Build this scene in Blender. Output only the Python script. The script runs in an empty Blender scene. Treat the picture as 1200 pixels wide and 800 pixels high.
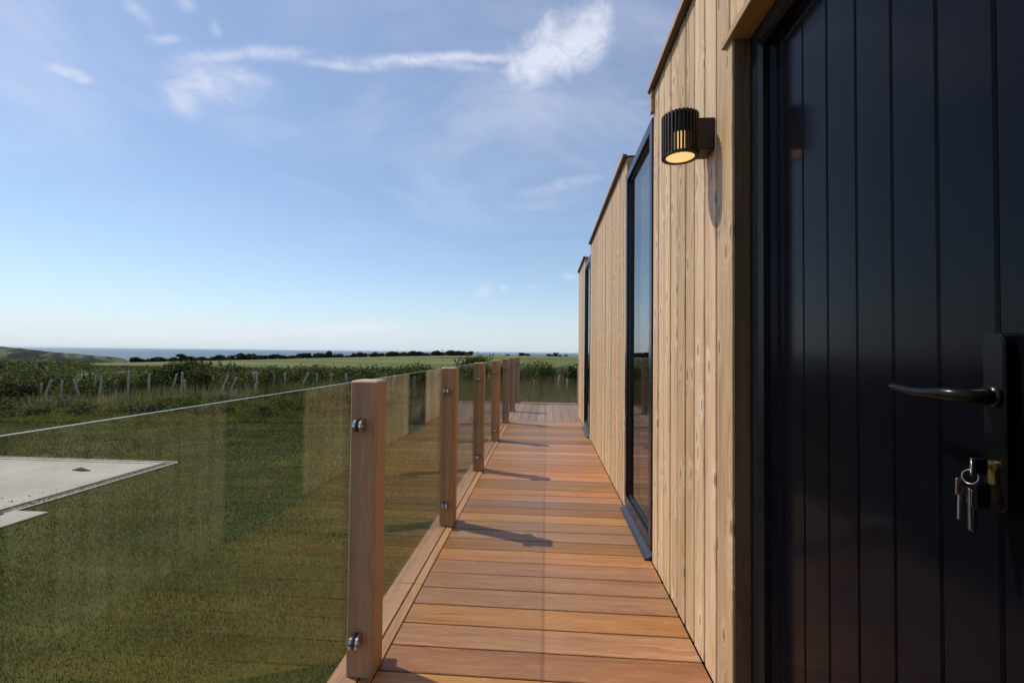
import bpy, math, random
import numpy as np
from math import sin, cos, radians, sqrt, pi
from mathutils import Vector, Matrix
S = bpy.context.scene
COL = S.collection
rng = np.random.default_rng(7)
random.seed(7)

# ------------------------------------------------------------------ camera
CAM_H = 1.13
yaw, pitch, roll = radians(4.3), radians(1.35), radians(0.6)
fw = Vector((-sin(yaw)*cos(pitch), cos(yaw)*cos(pitch), sin(pitch)))
rt = Vector((cos(yaw), sin(yaw), 0)); up = rt.cross(fw)
rt2 = rt*cos(roll) + up*sin(roll); up2 = up*cos(roll) - rt*sin(roll)
M = Matrix((( rt2.x, up2.x, -fw.x, 0), (rt2.y, up2.y, -fw.y, 0), (rt2.z, up2.z, -fw.z, CAM_H), (0, 0, 0, 1)))
cam = bpy.data.cameras.new('camera'); cam_o = bpy.data.objects.new('camera', cam); COL.objects.link(cam_o)
cam_o.matrix_world = M
cam.sensor_width = 36; cam.lens = 533/1200*36
cam.clip_start = 0.02; cam.clip_end = 200000
S.camera = cam_o

# ------------------------------------------------------------------ light
SUN = Vector((-0.624, 0.244, 1.0)).normalized()
sl = bpy.data.lights.new('sun', 'SUN'); sl.energy = 4.7; sl.angle = radians(0.6); sl.color = (1, .93, .83)
so = bpy.data.objects.new('sun', sl); COL.objects.link(so)
so.rotation_euler = SUN.to_track_quat('Z', 'Y').to_euler(); so.location = (-6, 3, 10)
S.view_settings.view_transform = 'Standard'; S.view_settings.look = 'None'
S.view_settings.exposure = 0.0; S.view_settings.gamma = 1
S.render.engine = 'CYCLES'
S.cycles.max_bounces = 10; S.cycles.transparent_max_bounces = 24; S.cycles.volume_bounces = 0
S.cycles.caustics_reflective = False; S.cycles.caustics_refractive = False


class NT:
    """small helper round a node tree"""
    def __init__(s, tree):
        s.t = tree; tree.nodes.clear()
    def n(s, kind, **kw):
        nd = s.t.nodes.new(kind)
        for k, v in kw.items():
            setattr(nd, k, v)
        return nd
    def link(s, a, b):
        s.t.links.new(a, b)
    def put(s, sock, v):
        if hasattr(v, 'links') or isinstance(v, bpy.types.NodeSocket):
            s.t.links.new(v, sock)
        else:
            if hasattr(sock.default_value, '__len__') and len(sock.default_value) == 4 and len(v) == 3:
                v = tuple(v) + (1,)
            sock.default_value = v
    def m(s, op, a, b=None, c=None, clamp=False):
        nd = s.n('ShaderNodeMath', operation=op, use_clamp=clamp)
        s.put(nd.inputs[0], a)
        if b is not None: s.put(nd.inputs[1], b)
        if c is not None: s.put(nd.inputs[2], c)
        return nd.outputs[0]
    def v(s, op, a, b=None):
        nd = s.n('ShaderNodeVectorMath', operation=op)
        s.put(nd.inputs[0], a)
        if b is not None: s.put(nd.inputs[1], b)
        return nd.outputs[0]
    def sep(s, a):
        nd = s.n('ShaderNodeSeparateXYZ'); s.link(a, nd.inputs[0]); return nd.outputs
    def com(s, x, y, z):
        nd = s.n('ShaderNodeCombineXYZ')
        for i, q in enumerate((x, y, z)): s.put(nd.inputs[i], q)
        return nd.outputs[0]
    def noise(s, vec, scale, detail=3, rough=.55, dist=0, w=None, out=0):
        nd = s.n('ShaderNodeTexNoise')
        if w is not None:
            nd.noise_dimensions = '4D'; s.put(nd.inputs['W'], w)
        s.put(nd.inputs['Vector'], vec); nd.inputs['Scale'].default_value = scale
        nd.inputs['Detail'].default_value = detail; nd.inputs['Roughness'].default_value = rough
        nd.inputs['Distortion'].default_value = dist
        return nd.outputs[out]
    def ramp(s, f, stops, interp='LINEAR'):
        nd = s.n('ShaderNodeValToRGB'); cr = nd.color_ramp; cr.interpolation = interp
        while len(cr.elements) < len(stops): cr.elements.new(.5)
        for e, (p, c) in zip(cr.elements, stops):
            e.position = p; e.color = tuple(c) + (1,) if hasattr(c, '__len__') else (c, c, c, 1)
        s.link(f, nd.inputs[0]); return nd.outputs[0]
    def mix(s, f, a, b, blend='MIX'):
        nd = s.n('ShaderNodeMix', data_type='RGBA', blend_type=blend)
        s.put(nd.inputs[0], f); s.put(nd.inputs[6], a); s.put(nd.inputs[7], b)
        return nd.outputs[2]
    def hsv(s, c, h=.5, sat=1, val=1):
        nd = s.n('ShaderNodeHueSaturation')
        s.put(nd.inputs['Hue'], h); s.put(nd.inputs['Saturation'], sat); s.put(nd.inputs['Value'], val); s.put(nd.inputs['Color'], c)
        return nd.outputs[0]
    def smooth(s, x, a, b):
        nd = s.n('ShaderNodeMapRange', interpolation_type='SMOOTHSTEP')
        s.put(nd.inputs[0], x); nd.inputs[1].default_value = a; nd.inputs[2].default_value = b
        return nd.outputs[0]


def new_mat(name):
    mt = bpy.data.materials.new(name); mt.use_nodes = True
    t = NT(mt.node_tree)
    out = t.n('ShaderNodeOutputMaterial')
    bs = t.n('ShaderNodeBsdfPrincipled')
    t.link(bs.outputs[0], out.inputs[0])
    return mt, t, bs, out


def bump(t, bs, h, strength=.3, dist=.002):
    b = t.n('ShaderNodeBump'); b.inputs['Strength'].default_value = strength; b.inputs['Distance'].default_value = dist
    t.link(h, b.inputs['Height']); t.link(b.outputs[0], bs.inputs['Normal'])


# ------------------------------------------------------------------ sky
SUN_EL = math.asin(SUN.z); SUN_AZ = math.atan2(SUN.x, SUN.y)
W = bpy.data.worlds.new('World'); S.world = W; W.use_nodes = True
t = NT(W.node_tree)
wo = t.n('ShaderNodeOutputWorld'); bg = t.n('ShaderNodeBackground'); t.link(bg.outputs[0], wo.inputs[0])
bg.inputs['Strength'].default_value = 0.132
sky = t.n('ShaderNodeTexSky', sky_type='NISHITA'); sky.sun_disc = False
sky.sun_elevation = SUN_EL; sky.sun_rotation = SUN_AZ; sky.altitude = 60; sky.air_density = 1.0; sky.dust_density = .1; sky.ozone_density = 2.4
d = t.n('ShaderNodeTexCoord').outputs['Generated']
x, y, z = t.sep(d)
az = t.m('MULTIPLY', t.m('ARCTAN2', x, y), 180/pi)
el = t.m('MULTIPLY', t.m('ARCSINE', z), 180/pi)
# wisps: clouds given as (azimuth, elevation, half width, half height, tilt, strength) in degrees of sky
CL = [(-2.3,31.9,2.60,1.85,30,0.90),(0.8,33.7,2.77,2.01,33,1.00),(4.2,35.3,2.58,2.00,36,1.00),(6.5,35.9,1.54,1.96,-6,0.60),(-1.0,35.5,0.79,1.63,-23,0.60),(-9.0,33.0,4.11,0.39,2,0.70),(-17.5,32.3,5.41,0.45,9,0.75),(-25.5,30.6,4.24,0.38,8,0.50),(-32.7,30.1,3.58,0.56,19,0.45),(-37.5,28.5,2.95,0.35,20,0.35),(-11.2,32.1,5.50,0.40,-2,0.30),(-38.9,25.9,3.37,1.54,0,0.62),(-40.9,23.7,1.71,1.12,-26,0.55),(-35.5,27.4,2.07,0.64,-6,0.42),(-49.4,23.4,1.58,0.56,-1,0.65),(-48.2,23.1,0.56,0.27,21,0.40),(-44.6,29.8,1.10,0.65,-35,0.35),(-42.6,28.5,1.29,0.33,21,0.35),(-40.9,31.7,0.78,0.51,22,0.30),(-37.9,30.7,0.42,0.67,19,0.25),(-50.3,2.7,1.92,0.32,4,0.85),(-24.9,2.6,6.35,0.62,1,0.85),(-37.6,2.4,4.11,0.30,2,0.5),(-42,1.3,12,0.25,1,0.5),(-7.9,7.6,0.96,0.53,26,0.50),(-5.2,8.0,0.75,0.42,-9,0.35),(-1.7,8.2,1.06,0.21,0,0.20),(-10.8,4.5,1.49,0.21,-9,0.20),(3.4,9.4,0.94,0.42,-1,0.50),(2.0,20.2,5.87,0.77,9,0.25),(10.8,28.2,2.23,0.33,-7,0.20),(-0.2,18.1,7.99,0.98,8,0.15)]
wn = t.noise(d, 9, 4, .6, 0, out=1)
wv = t.v('SUBTRACT', wn, (.5, .5, .5)); wx, wy, wz = t.sep(wv)
az2 = t.m('ADD', az, t.m('MULTIPLY', wx, 7.0)); el2 = t.m('ADD', el, t.m('MULTIPLY', wy, 4.6))
tot = None
for (a, e, sx, sy, r, k) in CL:
    sx *= .95; sy *= .95
    c_, s_ = cos(radians(r)), sin(radians(r)); ce = cos(radians(e))
    big = sy > 1.4
    A = az2 if big else t.m('ADD', az, t.m('MULTIPLY', wx, 2.2)); Ee = el2 if big else t.m('ADD', el, t.m('MULTIPLY', wy, 2.2*min(1, sy*1.6)))
    du = t.m('MULTIPLY', t.m('SUBTRACT', A, a), ce); dv = t.m('SUBTRACT', Ee, e)
    p = t.m('ADD', t.m('MULTIPLY', du, c_/sx), t.m('MULTIPLY', dv, s_/sx))
    q = t.m('ADD', t.m('MULTIPLY', du, -s_/sy), t.m('MULTIPLY', dv, c_/sy))
    r2 = t.m('ADD', t.m('MULTIPLY', p, p), t.m('MULTIPLY', q, q))
    g = t.m('MULTIPLY', t.m('EXPONENT', t.m('MULTIPLY', r2, -1.0)), k)
    tot = g if tot is None else t.m('ADD', tot, g)
fine = t.noise(t.com(t.m('MULTIPLY', az, .24), t.m('MULTIPLY', el, .40), 0), 1.7, 8, .62, .9)
cl = t.m('MULTIPLY', tot, t.m('ADD', t.m('MULTIPLY', fine, 2.3), -.28))
cl = t.m('MULTIPLY', t.m('SUBTRACT', 1.0, t.m('EXPONENT', t.m('MULTIPLY', t.m('MAXIMUM', cl, 0), -1.25))), .92)
# high thin veil, on a plane overhead so that it foreshortens
zz = t.m('MAXIMUM', z, .03)
pl = t.com(t.m('DIVIDE', x, zz), t.m('DIVIDE', y, zz), 0)
veil = t.noise(pl, .62, 6, .58, .9)
veil = t.m('MULTIPLY', t.smooth(veil, .40, .78), t.m('MULTIPLY', t.smooth(z, .12, .5), .50))
soft = t.m('MULTIPLY', t.smooth(z, .0, .62), .13)
low = t.m('MULTIPLY', t.m('EXPONENT', t.m('MULTIPLY', t.m('ABSOLUTE', z), -9.0)), .80)
f = t.m('MAXIMUM', cl, veil); f = t.m('ADD', f, soft); f = t.m('MINIMUM', f, .9)
skyc = t.mix(low, sky.outputs[0], (4.0, 4.9, 6.3))
skyc = t.mix(f, skyc, (6.3, 6.5, 7.4))
t.link(skyc, bg.inputs['Color'])

# ------------------------------------------------------------------ materials
def plain(name, col, rough=.5, metal=0, coat=0, nscale=0, namp=.15, spec=.5):
    mt, t, bs, _ = new_mat(name)
    bs.inputs['Roughness'].default_value = rough; bs.inputs['Metallic'].default_value = metal
    bs.inputs['Coat Weight'].default_value = coat; bs.inputs['Coat Roughness'].default_value = .05
    bs.inputs['Specular IOR Level'].default_value = spec
    if nscale:
        co = t.n('ShaderNodeTexCoord').outputs['Object']
        n = t.noise(co, nscale, 4, .6)
        c = t.mix(n, tuple(q*(1-namp) for q in col), tuple(min(1, q*(1+namp)) for q in col)); t.link(c, bs.inputs['Base Color'])
        r = t.m('ADD', t.m('MULTIPLY', n, .16), rough-.08, clamp=True); t.link(r, bs.inputs['Roughness'])
    else:
        bs.inputs['Base Color'].default_value = tuple(col)+(1,)
    return mt


def wood(name, axis, base, light, dark, pale, hue_var, val_var, rough, knots=True, grain=60, bumpd=.0006, spec=.3):
    """axis: index of the board's length. Grain runs along it; rings bend round the knots."""
    mt, t, bs, _ = new_mat(name)
    co = t.n('ShaderNodeTexCoord').outputs['Object']
    rnd = t.n('ShaderNodeObjectInfo').outputs['Random']
    xyz = list(t.sep(co))
    L = xyz.pop(axis)
    off = t.m('MULTIPLY', rnd, 57.3)
    u, v_ = xyz
    uu = t.m('ADD', t.m('ADD', u, v_), 0)
    Lo = t.m('ADD', L, off)
    # knots
    kv = t.com(t.m('ADD', t.m('MULTIPLY', uu, 8.0), t.m('MULTIPLY', rnd, 31.0)), t.m('MULTIPLY', Lo, 2.9), 0)
    vo = t.n('ShaderNodeTexVoronoi', feature='F1', voronoi_dimensions='2D'); vo.inputs['Scale'].default_value = 1.0; vo.inputs['Randomness'].default_value = 1
    t.link(kv, vo.inputs['Vector']); kd = vo.outputs['Distance']
    kz = t.m('SUBTRACT', 1.0, t.smooth(kd, 0.02, .36))
    warp = t.noise(t.com(t.m('MULTIPLY', uu, 5), t.m('MULTIPLY', Lo, .9), rnd), 1.6, 3, .5)
    rr = t.m('ADD', t.m('MULTIPLY', uu, grain), t.m('ADD', t.m('MULTIPLY', warp, grain*(.16 if knots else .07)), t.m('MULTIPLY', kz, 3.2 if knots else .8)))
    g1 = t.noise(t.com(rr, t.m('MULTIPLY', Lo, 1.3), t.m('MULTIPLY', rnd, 11)), 1.0, 3, .6)
    g2 = t.noise(t.com(t.m('MULTIPLY', rr, 5.5), t.m('MULTIPLY', Lo, 7), 3.1), 1.0, 3, .65)
    kk = .68 if knots else .52
    g = t.m('ADD', t.m('MULTIPLY', g1, kk), t.m('MULTIPLY', g2, 1-kk))
    c = t.ramp(g, [(.30, dark), (.47, base), (.62, light), (.80, pale)])
    if knots:
        core = t.m('SUBTRACT', 1.0, t.smooth(kd, .03, .10))
        halo = t.m('MULTIPLY', t.m('SUBTRACT', 1.0, t.smooth(kd, .08, .26)), t.smooth(g2, .42, .62))
        c = t.mix(t.m('MULTIPLY', halo, .42), c, tuple(min(1, q*1.25) for q in pale))
        c = t.mix(t.m('MULTIPLY', core, .75), c, tuple(q*.45 for q in dark))
    pore = t.noise(t.com(t.m('MULTIPLY', uu, 420), t.m('MULTIPLY', Lo, 26), 1.7), 1.0, 2, .6)
    c = t.mix(t.m('MULTIPLY', t.smooth(pore, .56, .72), .55 if not knots else .25), c, dark)
    fleck = t.noise(t.com(t.m('MULTIPLY', uu, 90), t.m('MULTIPLY', Lo, 9), 9.7), 1.0, 4, .7)
    c = t.mix(t.m('MULTIPLY', t.smooth(fleck, .58, .72), .45), c, pale)
    big = t.noise(t.com(t.m('MULTIPLY', uu, 3), t.m('MULTIPLY', Lo, .8), 7.7), 1.0, 3, .55)
    rnd2 = t.m('FRACT', t.m('MULTIPLY', rnd, 917.13)); rnd3 = t.m('FRACT', t.m('MULTIPLY', rnd, 331.7))
    val = t.m('ADD', t.m('MULTIPLY', t.m('SUBTRACT', rnd2, .5), val_var), t.m('ADD', t.m('MULTIPLY', t.m('SUBTRACT', big, .5), .35), 1.0))
    hue = t.m('ADD', t.m('MULTIPLY', t.m('SUBTRACT', rnd3, .5), hue_var), .5)
    sat = t.m('ADD', t.m('MULTIPLY', t.m('SUBTRACT', rnd, .5), -.22), 1.0)
    c = t.hsv(c, hue, sat, val)
    t.link(c, bs.inputs['Base Color'])
    t.link(t.m('ADD', t.m('MULTIPLY', g, .22), rough-.1, clamp=True), bs.inputs['Roughness'])
    bs.inputs['Specular IOR Level'].default_value = spec
    bump(t, bs, g, .5, bumpd)
    return mt


PINE = wood('pine_cladding_wood', 2, (.47, .305, .165), (.56, .39, .235), (.27, .155, .072), (.68, .53, .37), .010, .36, .55, grain=55)
LINING = wood('dark_lining_wood', 2, (.135, .078, .038), (.175, .105, .052), (.08, .045, .022), (.21, .13, .07), .01, .12, .5, grain=50)  # much darker brown than the cladding, for the far door lining
PINE_DARK = wood('pine_trim_wood', 1, (.40, .26, .15), (.47, .32, .19), (.27, .16, .085), (.54, .39, .25), .02, .12, .55, grain=55)
DECKX = wood('deck_hardwood_across', 0, (.250, .113, .045), (.315, .158, .067), (.150, .062, .026), (.41, .235, .11), .012, .72, .42, knots=False, grain=42, spec=.5)
DECKY = wood('deck_hardwood_along', 1, (.29, .155, .078), (.35, .20, .105), (.20, .095, .045), (.42, .26, .15), .012, .25, .50, knots=False, grain=42, spec=.35)
DECKG = wood('weathered_deck_wood', 1, (.20, .130, .098), (.25, .172, .132), (.14, .088, .066), (.30, .22, .17), .02, .35, .6, knots=False, grain=42)
POSTW = wood('post_hardwood', 2, (.41, .255, .145), (.48, .315, .185), (.29, .168, .088), (.55, .38, .245), .010, .28, .5, knots=False, grain=40)
BLACK = plain('black_frame_paint', (.007, .008, .011), .26, nscale=14, namp=.3)
DOORP = plain('dark_navy_door_paint', (.0022, .0026, .005), .14, coat=0, nscale=9, namp=.25, spec=.125)
GREYM = plain('dark_grey_metal', (.045, .05, .062), .38, .6, nscale=20, namp=.2)
BROWNM = plain('dark_bronze_metal', (.022, .013, .010), .5, .15, nscale=30, namp=.2)
FASC = plain('brown_flashing', (.085, .052, .032), .5, .1, nscale=12, namp=.25)
CHROME = plain('polished_steel', (.62, .62, .63), .16, 1, nscale=60, namp=.08)
RUBBER = plain('black_rubber', (.012, .012, .012), .6, nscale=60, namp=.2)
BRASS = plain('brass', (.36, .25, .10), .38, 1, nscale=90, namp=.2)
NICKEL = plain('nickel', (.32, .30, .27), .35, 1, nscale=90, namp=.2)
BLKPL = plain('black_plastic', (.004, .004, .005), .25, nscale=40, namp=.2, spec=.22)
DARKW = plain('dark_interior', (.02, .018, .016), .8, nscale=3, namp=.3)
UNDER = plain('deck_subframe_timber', (.05, .032, .02), .8, nscale=6, namp=.3)


def glass_mat(name, tint, ior_f0=.04, rough=0.0):
    mt, t, bs, out = new_mat(name)
    t.t.nodes.remove(bs)
    geo = t.n('ShaderNodeNewGeometry')
    c = t.m('ABSOLUTE', t.n('ShaderNodeVectorMath', operation='DOT_PRODUCT').outputs['Value'])
    dn = c.node.inputs[0].links[0].from_node
    t.link(geo.outputs['Normal'], dn.inputs[0]); t.link(geo.outputs['Incoming'], dn.inputs[1])
    f = t.m('ADD', t.m('MULTIPLY', t.m('POWER', t.m('SUBTRACT', 1.0, c), 5.0), 1-ior_f0), ior_f0, clamp=True)
    tr = t.n('ShaderNodeBsdfTransparent'); tr.inputs[0].default_value = tuple(tint)+(1,)
    gl = t.n('ShaderNodeBsdfGlossy'); gl.inputs['Roughness'].default_value = rough
    mx = t.n('ShaderNodeMixShader'); t.link(f, mx.inputs[0]); t.link(tr.outputs[0], mx.inputs[1]); t.link(gl.outputs[0], mx.inputs[2])
    t.link(mx.outputs[0], out.inputs[0])
    return mt


GLASS = glass_mat('balustrade_glass', (.960, .975, .958), .028)
WGLASS = glass_mat('window_glass', (.80, .84, .84), .17)
mt, t, bs, out = new_mat('glass_edge'); GEDGE = mt
bs.inputs['Base Color'].default_value = (.42, .50, .49, 1); bs.inputs['Roughness'].default_value = .25; bs.inputs['Specular IOR Level'].default_value = .8
_tr = t.n('ShaderNodeBsdfTransparent'); _tr.inputs[0].default_value = (.85, .93, .9, 1); _mx = t.n('ShaderNodeMixShader'); _mx.inputs[0].default_value = .45
t.link(bs.outputs[0], _mx.inputs[1]); t.link(_tr.outputs[0], _mx.inputs[2]); t.link(_mx.outputs[0], out.inputs[0])

def emit_mat(name, col, k):
    mt, t, bs, out = new_mat(name)
    co = t.n('ShaderNodeTexCoord').outputs['Object']
    n = t.noise(co, 25, 2, .5)
    bs.inputs['Base Color'].default_value = (.6, .5, .35, 1)
    t.link(t.mix(n, tuple(q*.85 for q in col), col), bs.inputs['Emission Color'])
    bs.inputs['Emission Strength'].default_value = k
    return mt
LAMPE = emit_mat('lit_lamp_diffuser', (1.0, .60, .22), 1.05)


def grass_mat(name, stops, rough=.7, scale=1.0, trans=.0, stretch=(1, 1, 1), k3=.22):
    mt, t, bs, out = new_mat(name)
    geo = t.n('ShaderNodeNewGeometry'); P = t.v('MULTIPLY', geo.outputs['Position'], stretch)
    n1 = t.noise(P, .8*scale, 4, .65); n2 = t.noise(P, 3.1*scale, 4, .65)
    n3 = geo.outputs['Random Per Island']
    f = t.m('ADD', t.m('ADD', t.m('MULTIPLY', n1, .40), t.m('MULTIPLY', n2, .60-k3)), t.m('MULTIPLY', n3, k3))
    c = t.ramp(f, stops)
    t.link(c, bs.inputs['Base Color']); bs.inputs['Roughness'].default_value = rough; bs.inputs['Specular IOR Level'].default_value = .15
    if trans:
        tl = t.n('ShaderNodeBsdfTranslucent'); t.link(t.hsv(c, .49, 1.1, 1.3), tl.inputs[0])
        mx = t.n('ShaderNodeMixShader'); mx.inputs[0].default_value = trans
        t.link(bs.outputs[0], mx.inputs[1]); t.link(tl.outputs[0], mx.inputs[2]); t.link(mx.outputs[0], out.inputs[0])
    return mt


DRYG = grass_mat('dry_grass_stem', [(.3, (.14, .13, .065)), (.5, (.24, .22, .12)), (.7, (.36, .33, .21))], .7, 1, .3)
LAWNB = grass_mat('lawn_blade_green', [(.34, (.018, .028, .005)), (.43, (.036, .050, .009)), (.54, (.070, .078, .017)), (.68, (.118, .105, .032))], .7, .8, .2, (.6, 2.4, 1), .10)
LEAF = grass_mat('hedge_leaf', [(.38, (.007, .013, .004)), (.46, (.024, .038, .009)), (.54, (.070, .095, .020)), (.64, (.125, .135, .035))], .7, 1, .25, (1, 1, 1), .14)
LEAF_DARK = grass_mat('dark_leaf', [(.25, (.010, .018, .007)), (.5, (.022, .036, .011)), (.8, (.05, .066, .02))], .65, 1, .2)
LEAF_FAR = grass_mat('far_tree_leaf', [(.25, (.012, .020, .010)), (.5, (.022, .034, .014)), (.8, (.042, .055, .022))], .7, .3, .15)
ROUGHG = grass_mat('rough_grass', [(.34, (.035, .048, .012)), (.44, (.080, .105, .022)), (.54, (.125, .140, .036)), (.64, (.24, .19, .085))], .6, 1, .3)
STAKE = plain('weathered_stake_wood', (.31, .30, .25), .8, nscale=22, namp=.35)
BARK = plain('bark', (.06, .045, .032), .9, nscale=20, namp=.4)

# ------------------------------------------------------------------ mesh helpers
def mesh(name, verts, faces, mats, mi=None, smooth=False):
    me = bpy.data.meshes.new(name)
    me.from_pydata([tuple(v) for v in verts], [], faces)
    for m_ in (mats if isinstance(mats, (list, tuple)) else [mats]): me.materials.append(m_)
    if mi is not None: me.polygons.foreach_set('material_index', mi)
    if smooth: me.polygons.foreach_set('use_smooth', [True]*len(me.polygons))
    me.update(); return me


def fast_mesh(name, co, faces_n, mats, mi=None):
    """co (N,3) laid out as consecutive faces of faces_n vertices each"""
    co = np.asarray(co, np.float32).reshape(-1, 3); n = len(co)//faces_n
    me = bpy.data.meshes.new(name)
    me.vertices.add(len(co)); me.vertices.foreach_set('co', co.ravel())
    me.loops.add(len(co)); me.loops.foreach_set('vertex_index', np.arange(len(co), dtype=np.int32))
    me.polygons.add(n); me.polygons.foreach_set('loop_start', np.arange(n, dtype=np.int32)*faces_n)
    for m_ in (mats if isinstance(mats, (list, tuple)) else [mats]): me.materials.append(m_)
    if mi is not None: me.polygons.foreach_set('material_index', np.asarray(mi, np.int32))
    me.update(calc_edges=True); return me


def link(name, me, parent=None, loc=(0, 0, 0), rot=(0, 0, 0), **props):
    o = bpy.data.objects.new(name, me); COL.objects.link(o)
    o.location = loc; o.rotation_euler = rot
    if parent is not None: o.parent = parent
    for k, v in props.items(): o[k] = v
    return o


class MB:
    def __init__(s): s.v = []; s.f = []; s.mi = []
    def add(s, vs, fs, m=0):
        b = len(s.v); s.v += [tuple(q) for q in vs]; s.f += [tuple(i+b for i in f) for f in fs]; s.mi += [m]*len(fs)
    def prism(s, prof, axis, a, b, m=0, caps=True):
        """extrude a 2-D profile (in the two other axes, cyclic order) along axis"""
        n = len(prof); vs = []
        for q in (a, b):
            for (p0, p1) in prof:
                c = [p0, p1]; c.insert(axis, q); vs.append(c)
        fs = [(i, (i+1) % n, n+(i+1) % n, n+i) for i in range(n)]
        if caps: fs += [tuple(range(n-1, -1, -1)), tuple(range(n, 2*n))]
        s.add(vs, fs, m)
    def box(s, x0, x1, y0, y1, z0, z1, ch=0, axis=2, m=0):
        r = [(x0, x1), (y0, y1), (z0, z1)]; L = r.pop(axis); (a0, a1), (b0, b1) = r
        if ch: pr = [(a0+ch, b0), (a1-ch, b0), (a1, b0+ch), (a1, b1-ch), (a1-ch, b1), (a0+ch, b1), (a0, b1-ch), (a0, b0+ch)]
        else: pr = [(a0, b0), (a1, b0), (a1, b1), (a0, b1)]
        s.prism(pr, axis, L[0], L[1], m)
    def rbox(s, x0, x1, y0, y1, z0, z1, c=.004, m=0):
        """box with every edge chamfered"""
        vs = []
        for (X, Y, Z) in [(x0, y0, z0), (x1, y0, z0), (x1, y1, z0), (x0, y1, z0), (x0, y0, z1), (x1, y0, z1), (x1, y1, z1), (x0, y1, z1)]:
            sx = c if X == x0 else -c; sy = c if Y == y0 else -c; sz = c if Z == z0 else -c
            vs += [(X+sx, Y+sy, Z), (X+sx, Y, Z+sz), (X, Y+sy, Z+sz)]
        Zf = lambda i: i*3; Yf = lambda i: i*3+1; Xf = lambda i: i*3+2
        fs = [(Zf(3), Zf(2), Zf(1), Zf(0)), (Zf(4), Zf(5), Zf(6), Zf(7)), (Yf(0), Yf(1), Yf(5), Yf(4)), (Yf(2), Yf(3), Yf(7), Yf(6)),
              (Xf(1), Xf(2), Xf(6), Xf(5)), (Xf(3), Xf(0), Xf(4), Xf(7))]
        fs += [(Zf(0), Zf(1), Yf(1), Yf(0)), (Zf(1), Zf(2), Xf(2), Xf(1)), (Zf(2), Zf(3), Yf(3), Yf(2)), (Zf(3), Zf(0), Xf(0), Xf(3)),
               (Zf(5), Zf(4), Yf(4), Yf(5)), (Zf(6), Zf(5), Xf(5), Xf(6)), (Zf(7), Zf(6), Yf(6), Yf(7)), (Zf(4), Zf(7), Xf(7), Xf(4)),
               (Yf(0), Xf(0), Xf(4), Yf(4))[::-1], (Yf(1), Yf(5), Xf(5), Xf(1))[::-1], (Yf(2), Xf(2), Xf(6), Yf(6))[::-1][::1], (Yf(3), Yf(7), Xf(7), Xf(3))[::-1]]
        fs += [(Zf(i), Xf(i), Yf(i)) for i in range(8)]
        s.add(vs, fs, m)
    def cyl(s, c, r, axis, a, b, n=24, m=0, r2=None):
        r2 = r if r2 is None else r2; vs = []
        for q, rr in ((a, r), (b, r2)):
            for i in range(n):
                p = [c[0]+rr*cos(2*pi*i/n), c[1]+rr*sin(2*pi*i/n)]; p.insert(axis, q); vs.append(p)
        s.add(vs, [(i, (i+1) % n, n+(i+1) % n, n+i) for i in range(n)] + [tuple(range(n-1, -1, -1)), tuple(range(n, 2*n))], m)
    def tube(s, pts, rad, n=8, m=0, closed=False):
        P = [Vector(p) for p in pts]; N = len(P); vs = []
        rad = rad if hasattr(rad, '__len__') else [rad]*N
        for i in range(N):
            if closed: d_ = P[(i+1) % N]-P[i-1]
            else: d_ = P[min(i+1, N-1)]-P[max(i-1, 0)]
            d_.normalize(); a = d_.orthogonal() if i == 0 else (pa - d_*pa.dot(d_)); a.normalize(); pa = a; b = d_.cross(a)
            for k in range(n): vs.append(P[i] + (a*cos(2*pi*k/n)+b*sin(2*pi*k/n))*rad[i])
        fs = []
        for i in range(N if closed else N-1):
            j = (i+1) % N
            for k in range(n): fs.append((i*n+k, i*n+(k+1) % n, j*n+(k+1) % n, j*n+k))
        if not closed: fs += [tuple(range(n-1, -1, -1)), tuple(range((N-1)*n, N*n))]
        s.add(vs, fs, m)
    def mesh(s, name, mats, smooth=False):
        me = mesh(name, s.v, s.f, mats, s.mi, smooth)
        import bmesh
        bm = bmesh.new(); bm.from_mesh(me); bmesh.ops.recalc_face_normals(bm, faces=bm.faces); bm.to_mesh(me); bm.free()
        return me


def empty(name, loc=(0, 0, 0), **props):
    return link(name, None, loc=loc, **props)

# ------------------------------------------------------------------ terrain
def vnoise(x, y, seed=0):
    """smooth value noise, vectorised"""
    x = np.asarray(x, float); y = np.asarray(y, float)
    xi = np.floor(x); yi = np.floor(y); fx = x-xi; fy = y-yi; fx = fx*fx*(3-2*fx); fy = fy*fy*(3-2*fy)
    def h(a, b):
        q = np.sin(a*127.1+b*311.7+seed*74.7)*43758.5453; return q-np.floor(q)
    return (h(xi, yi)*(1-fx)+h(xi+1, yi)*fx)*(1-fy) + (h(xi, yi+1)*(1-fx)+h(xi+1, yi+1)*fx)*fy
def fbm(x, y, seed=0, o=4):
    a = .5; r = 0
    for i in range(o):
        r = r + a*(vnoise(x, y, seed+i)-.5); x = x*2.03; y = y*2.03; a *= .5
    return r
def sstep(a, b, x):
    q = np.clip((x-a)/(b-a), 0, 1); return q*q*(3-2*q)
BLN = lambda x: np.clip(10.98+.12*np.asarray(x, float), 7.0, 11.0)          # foot of the bank
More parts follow.
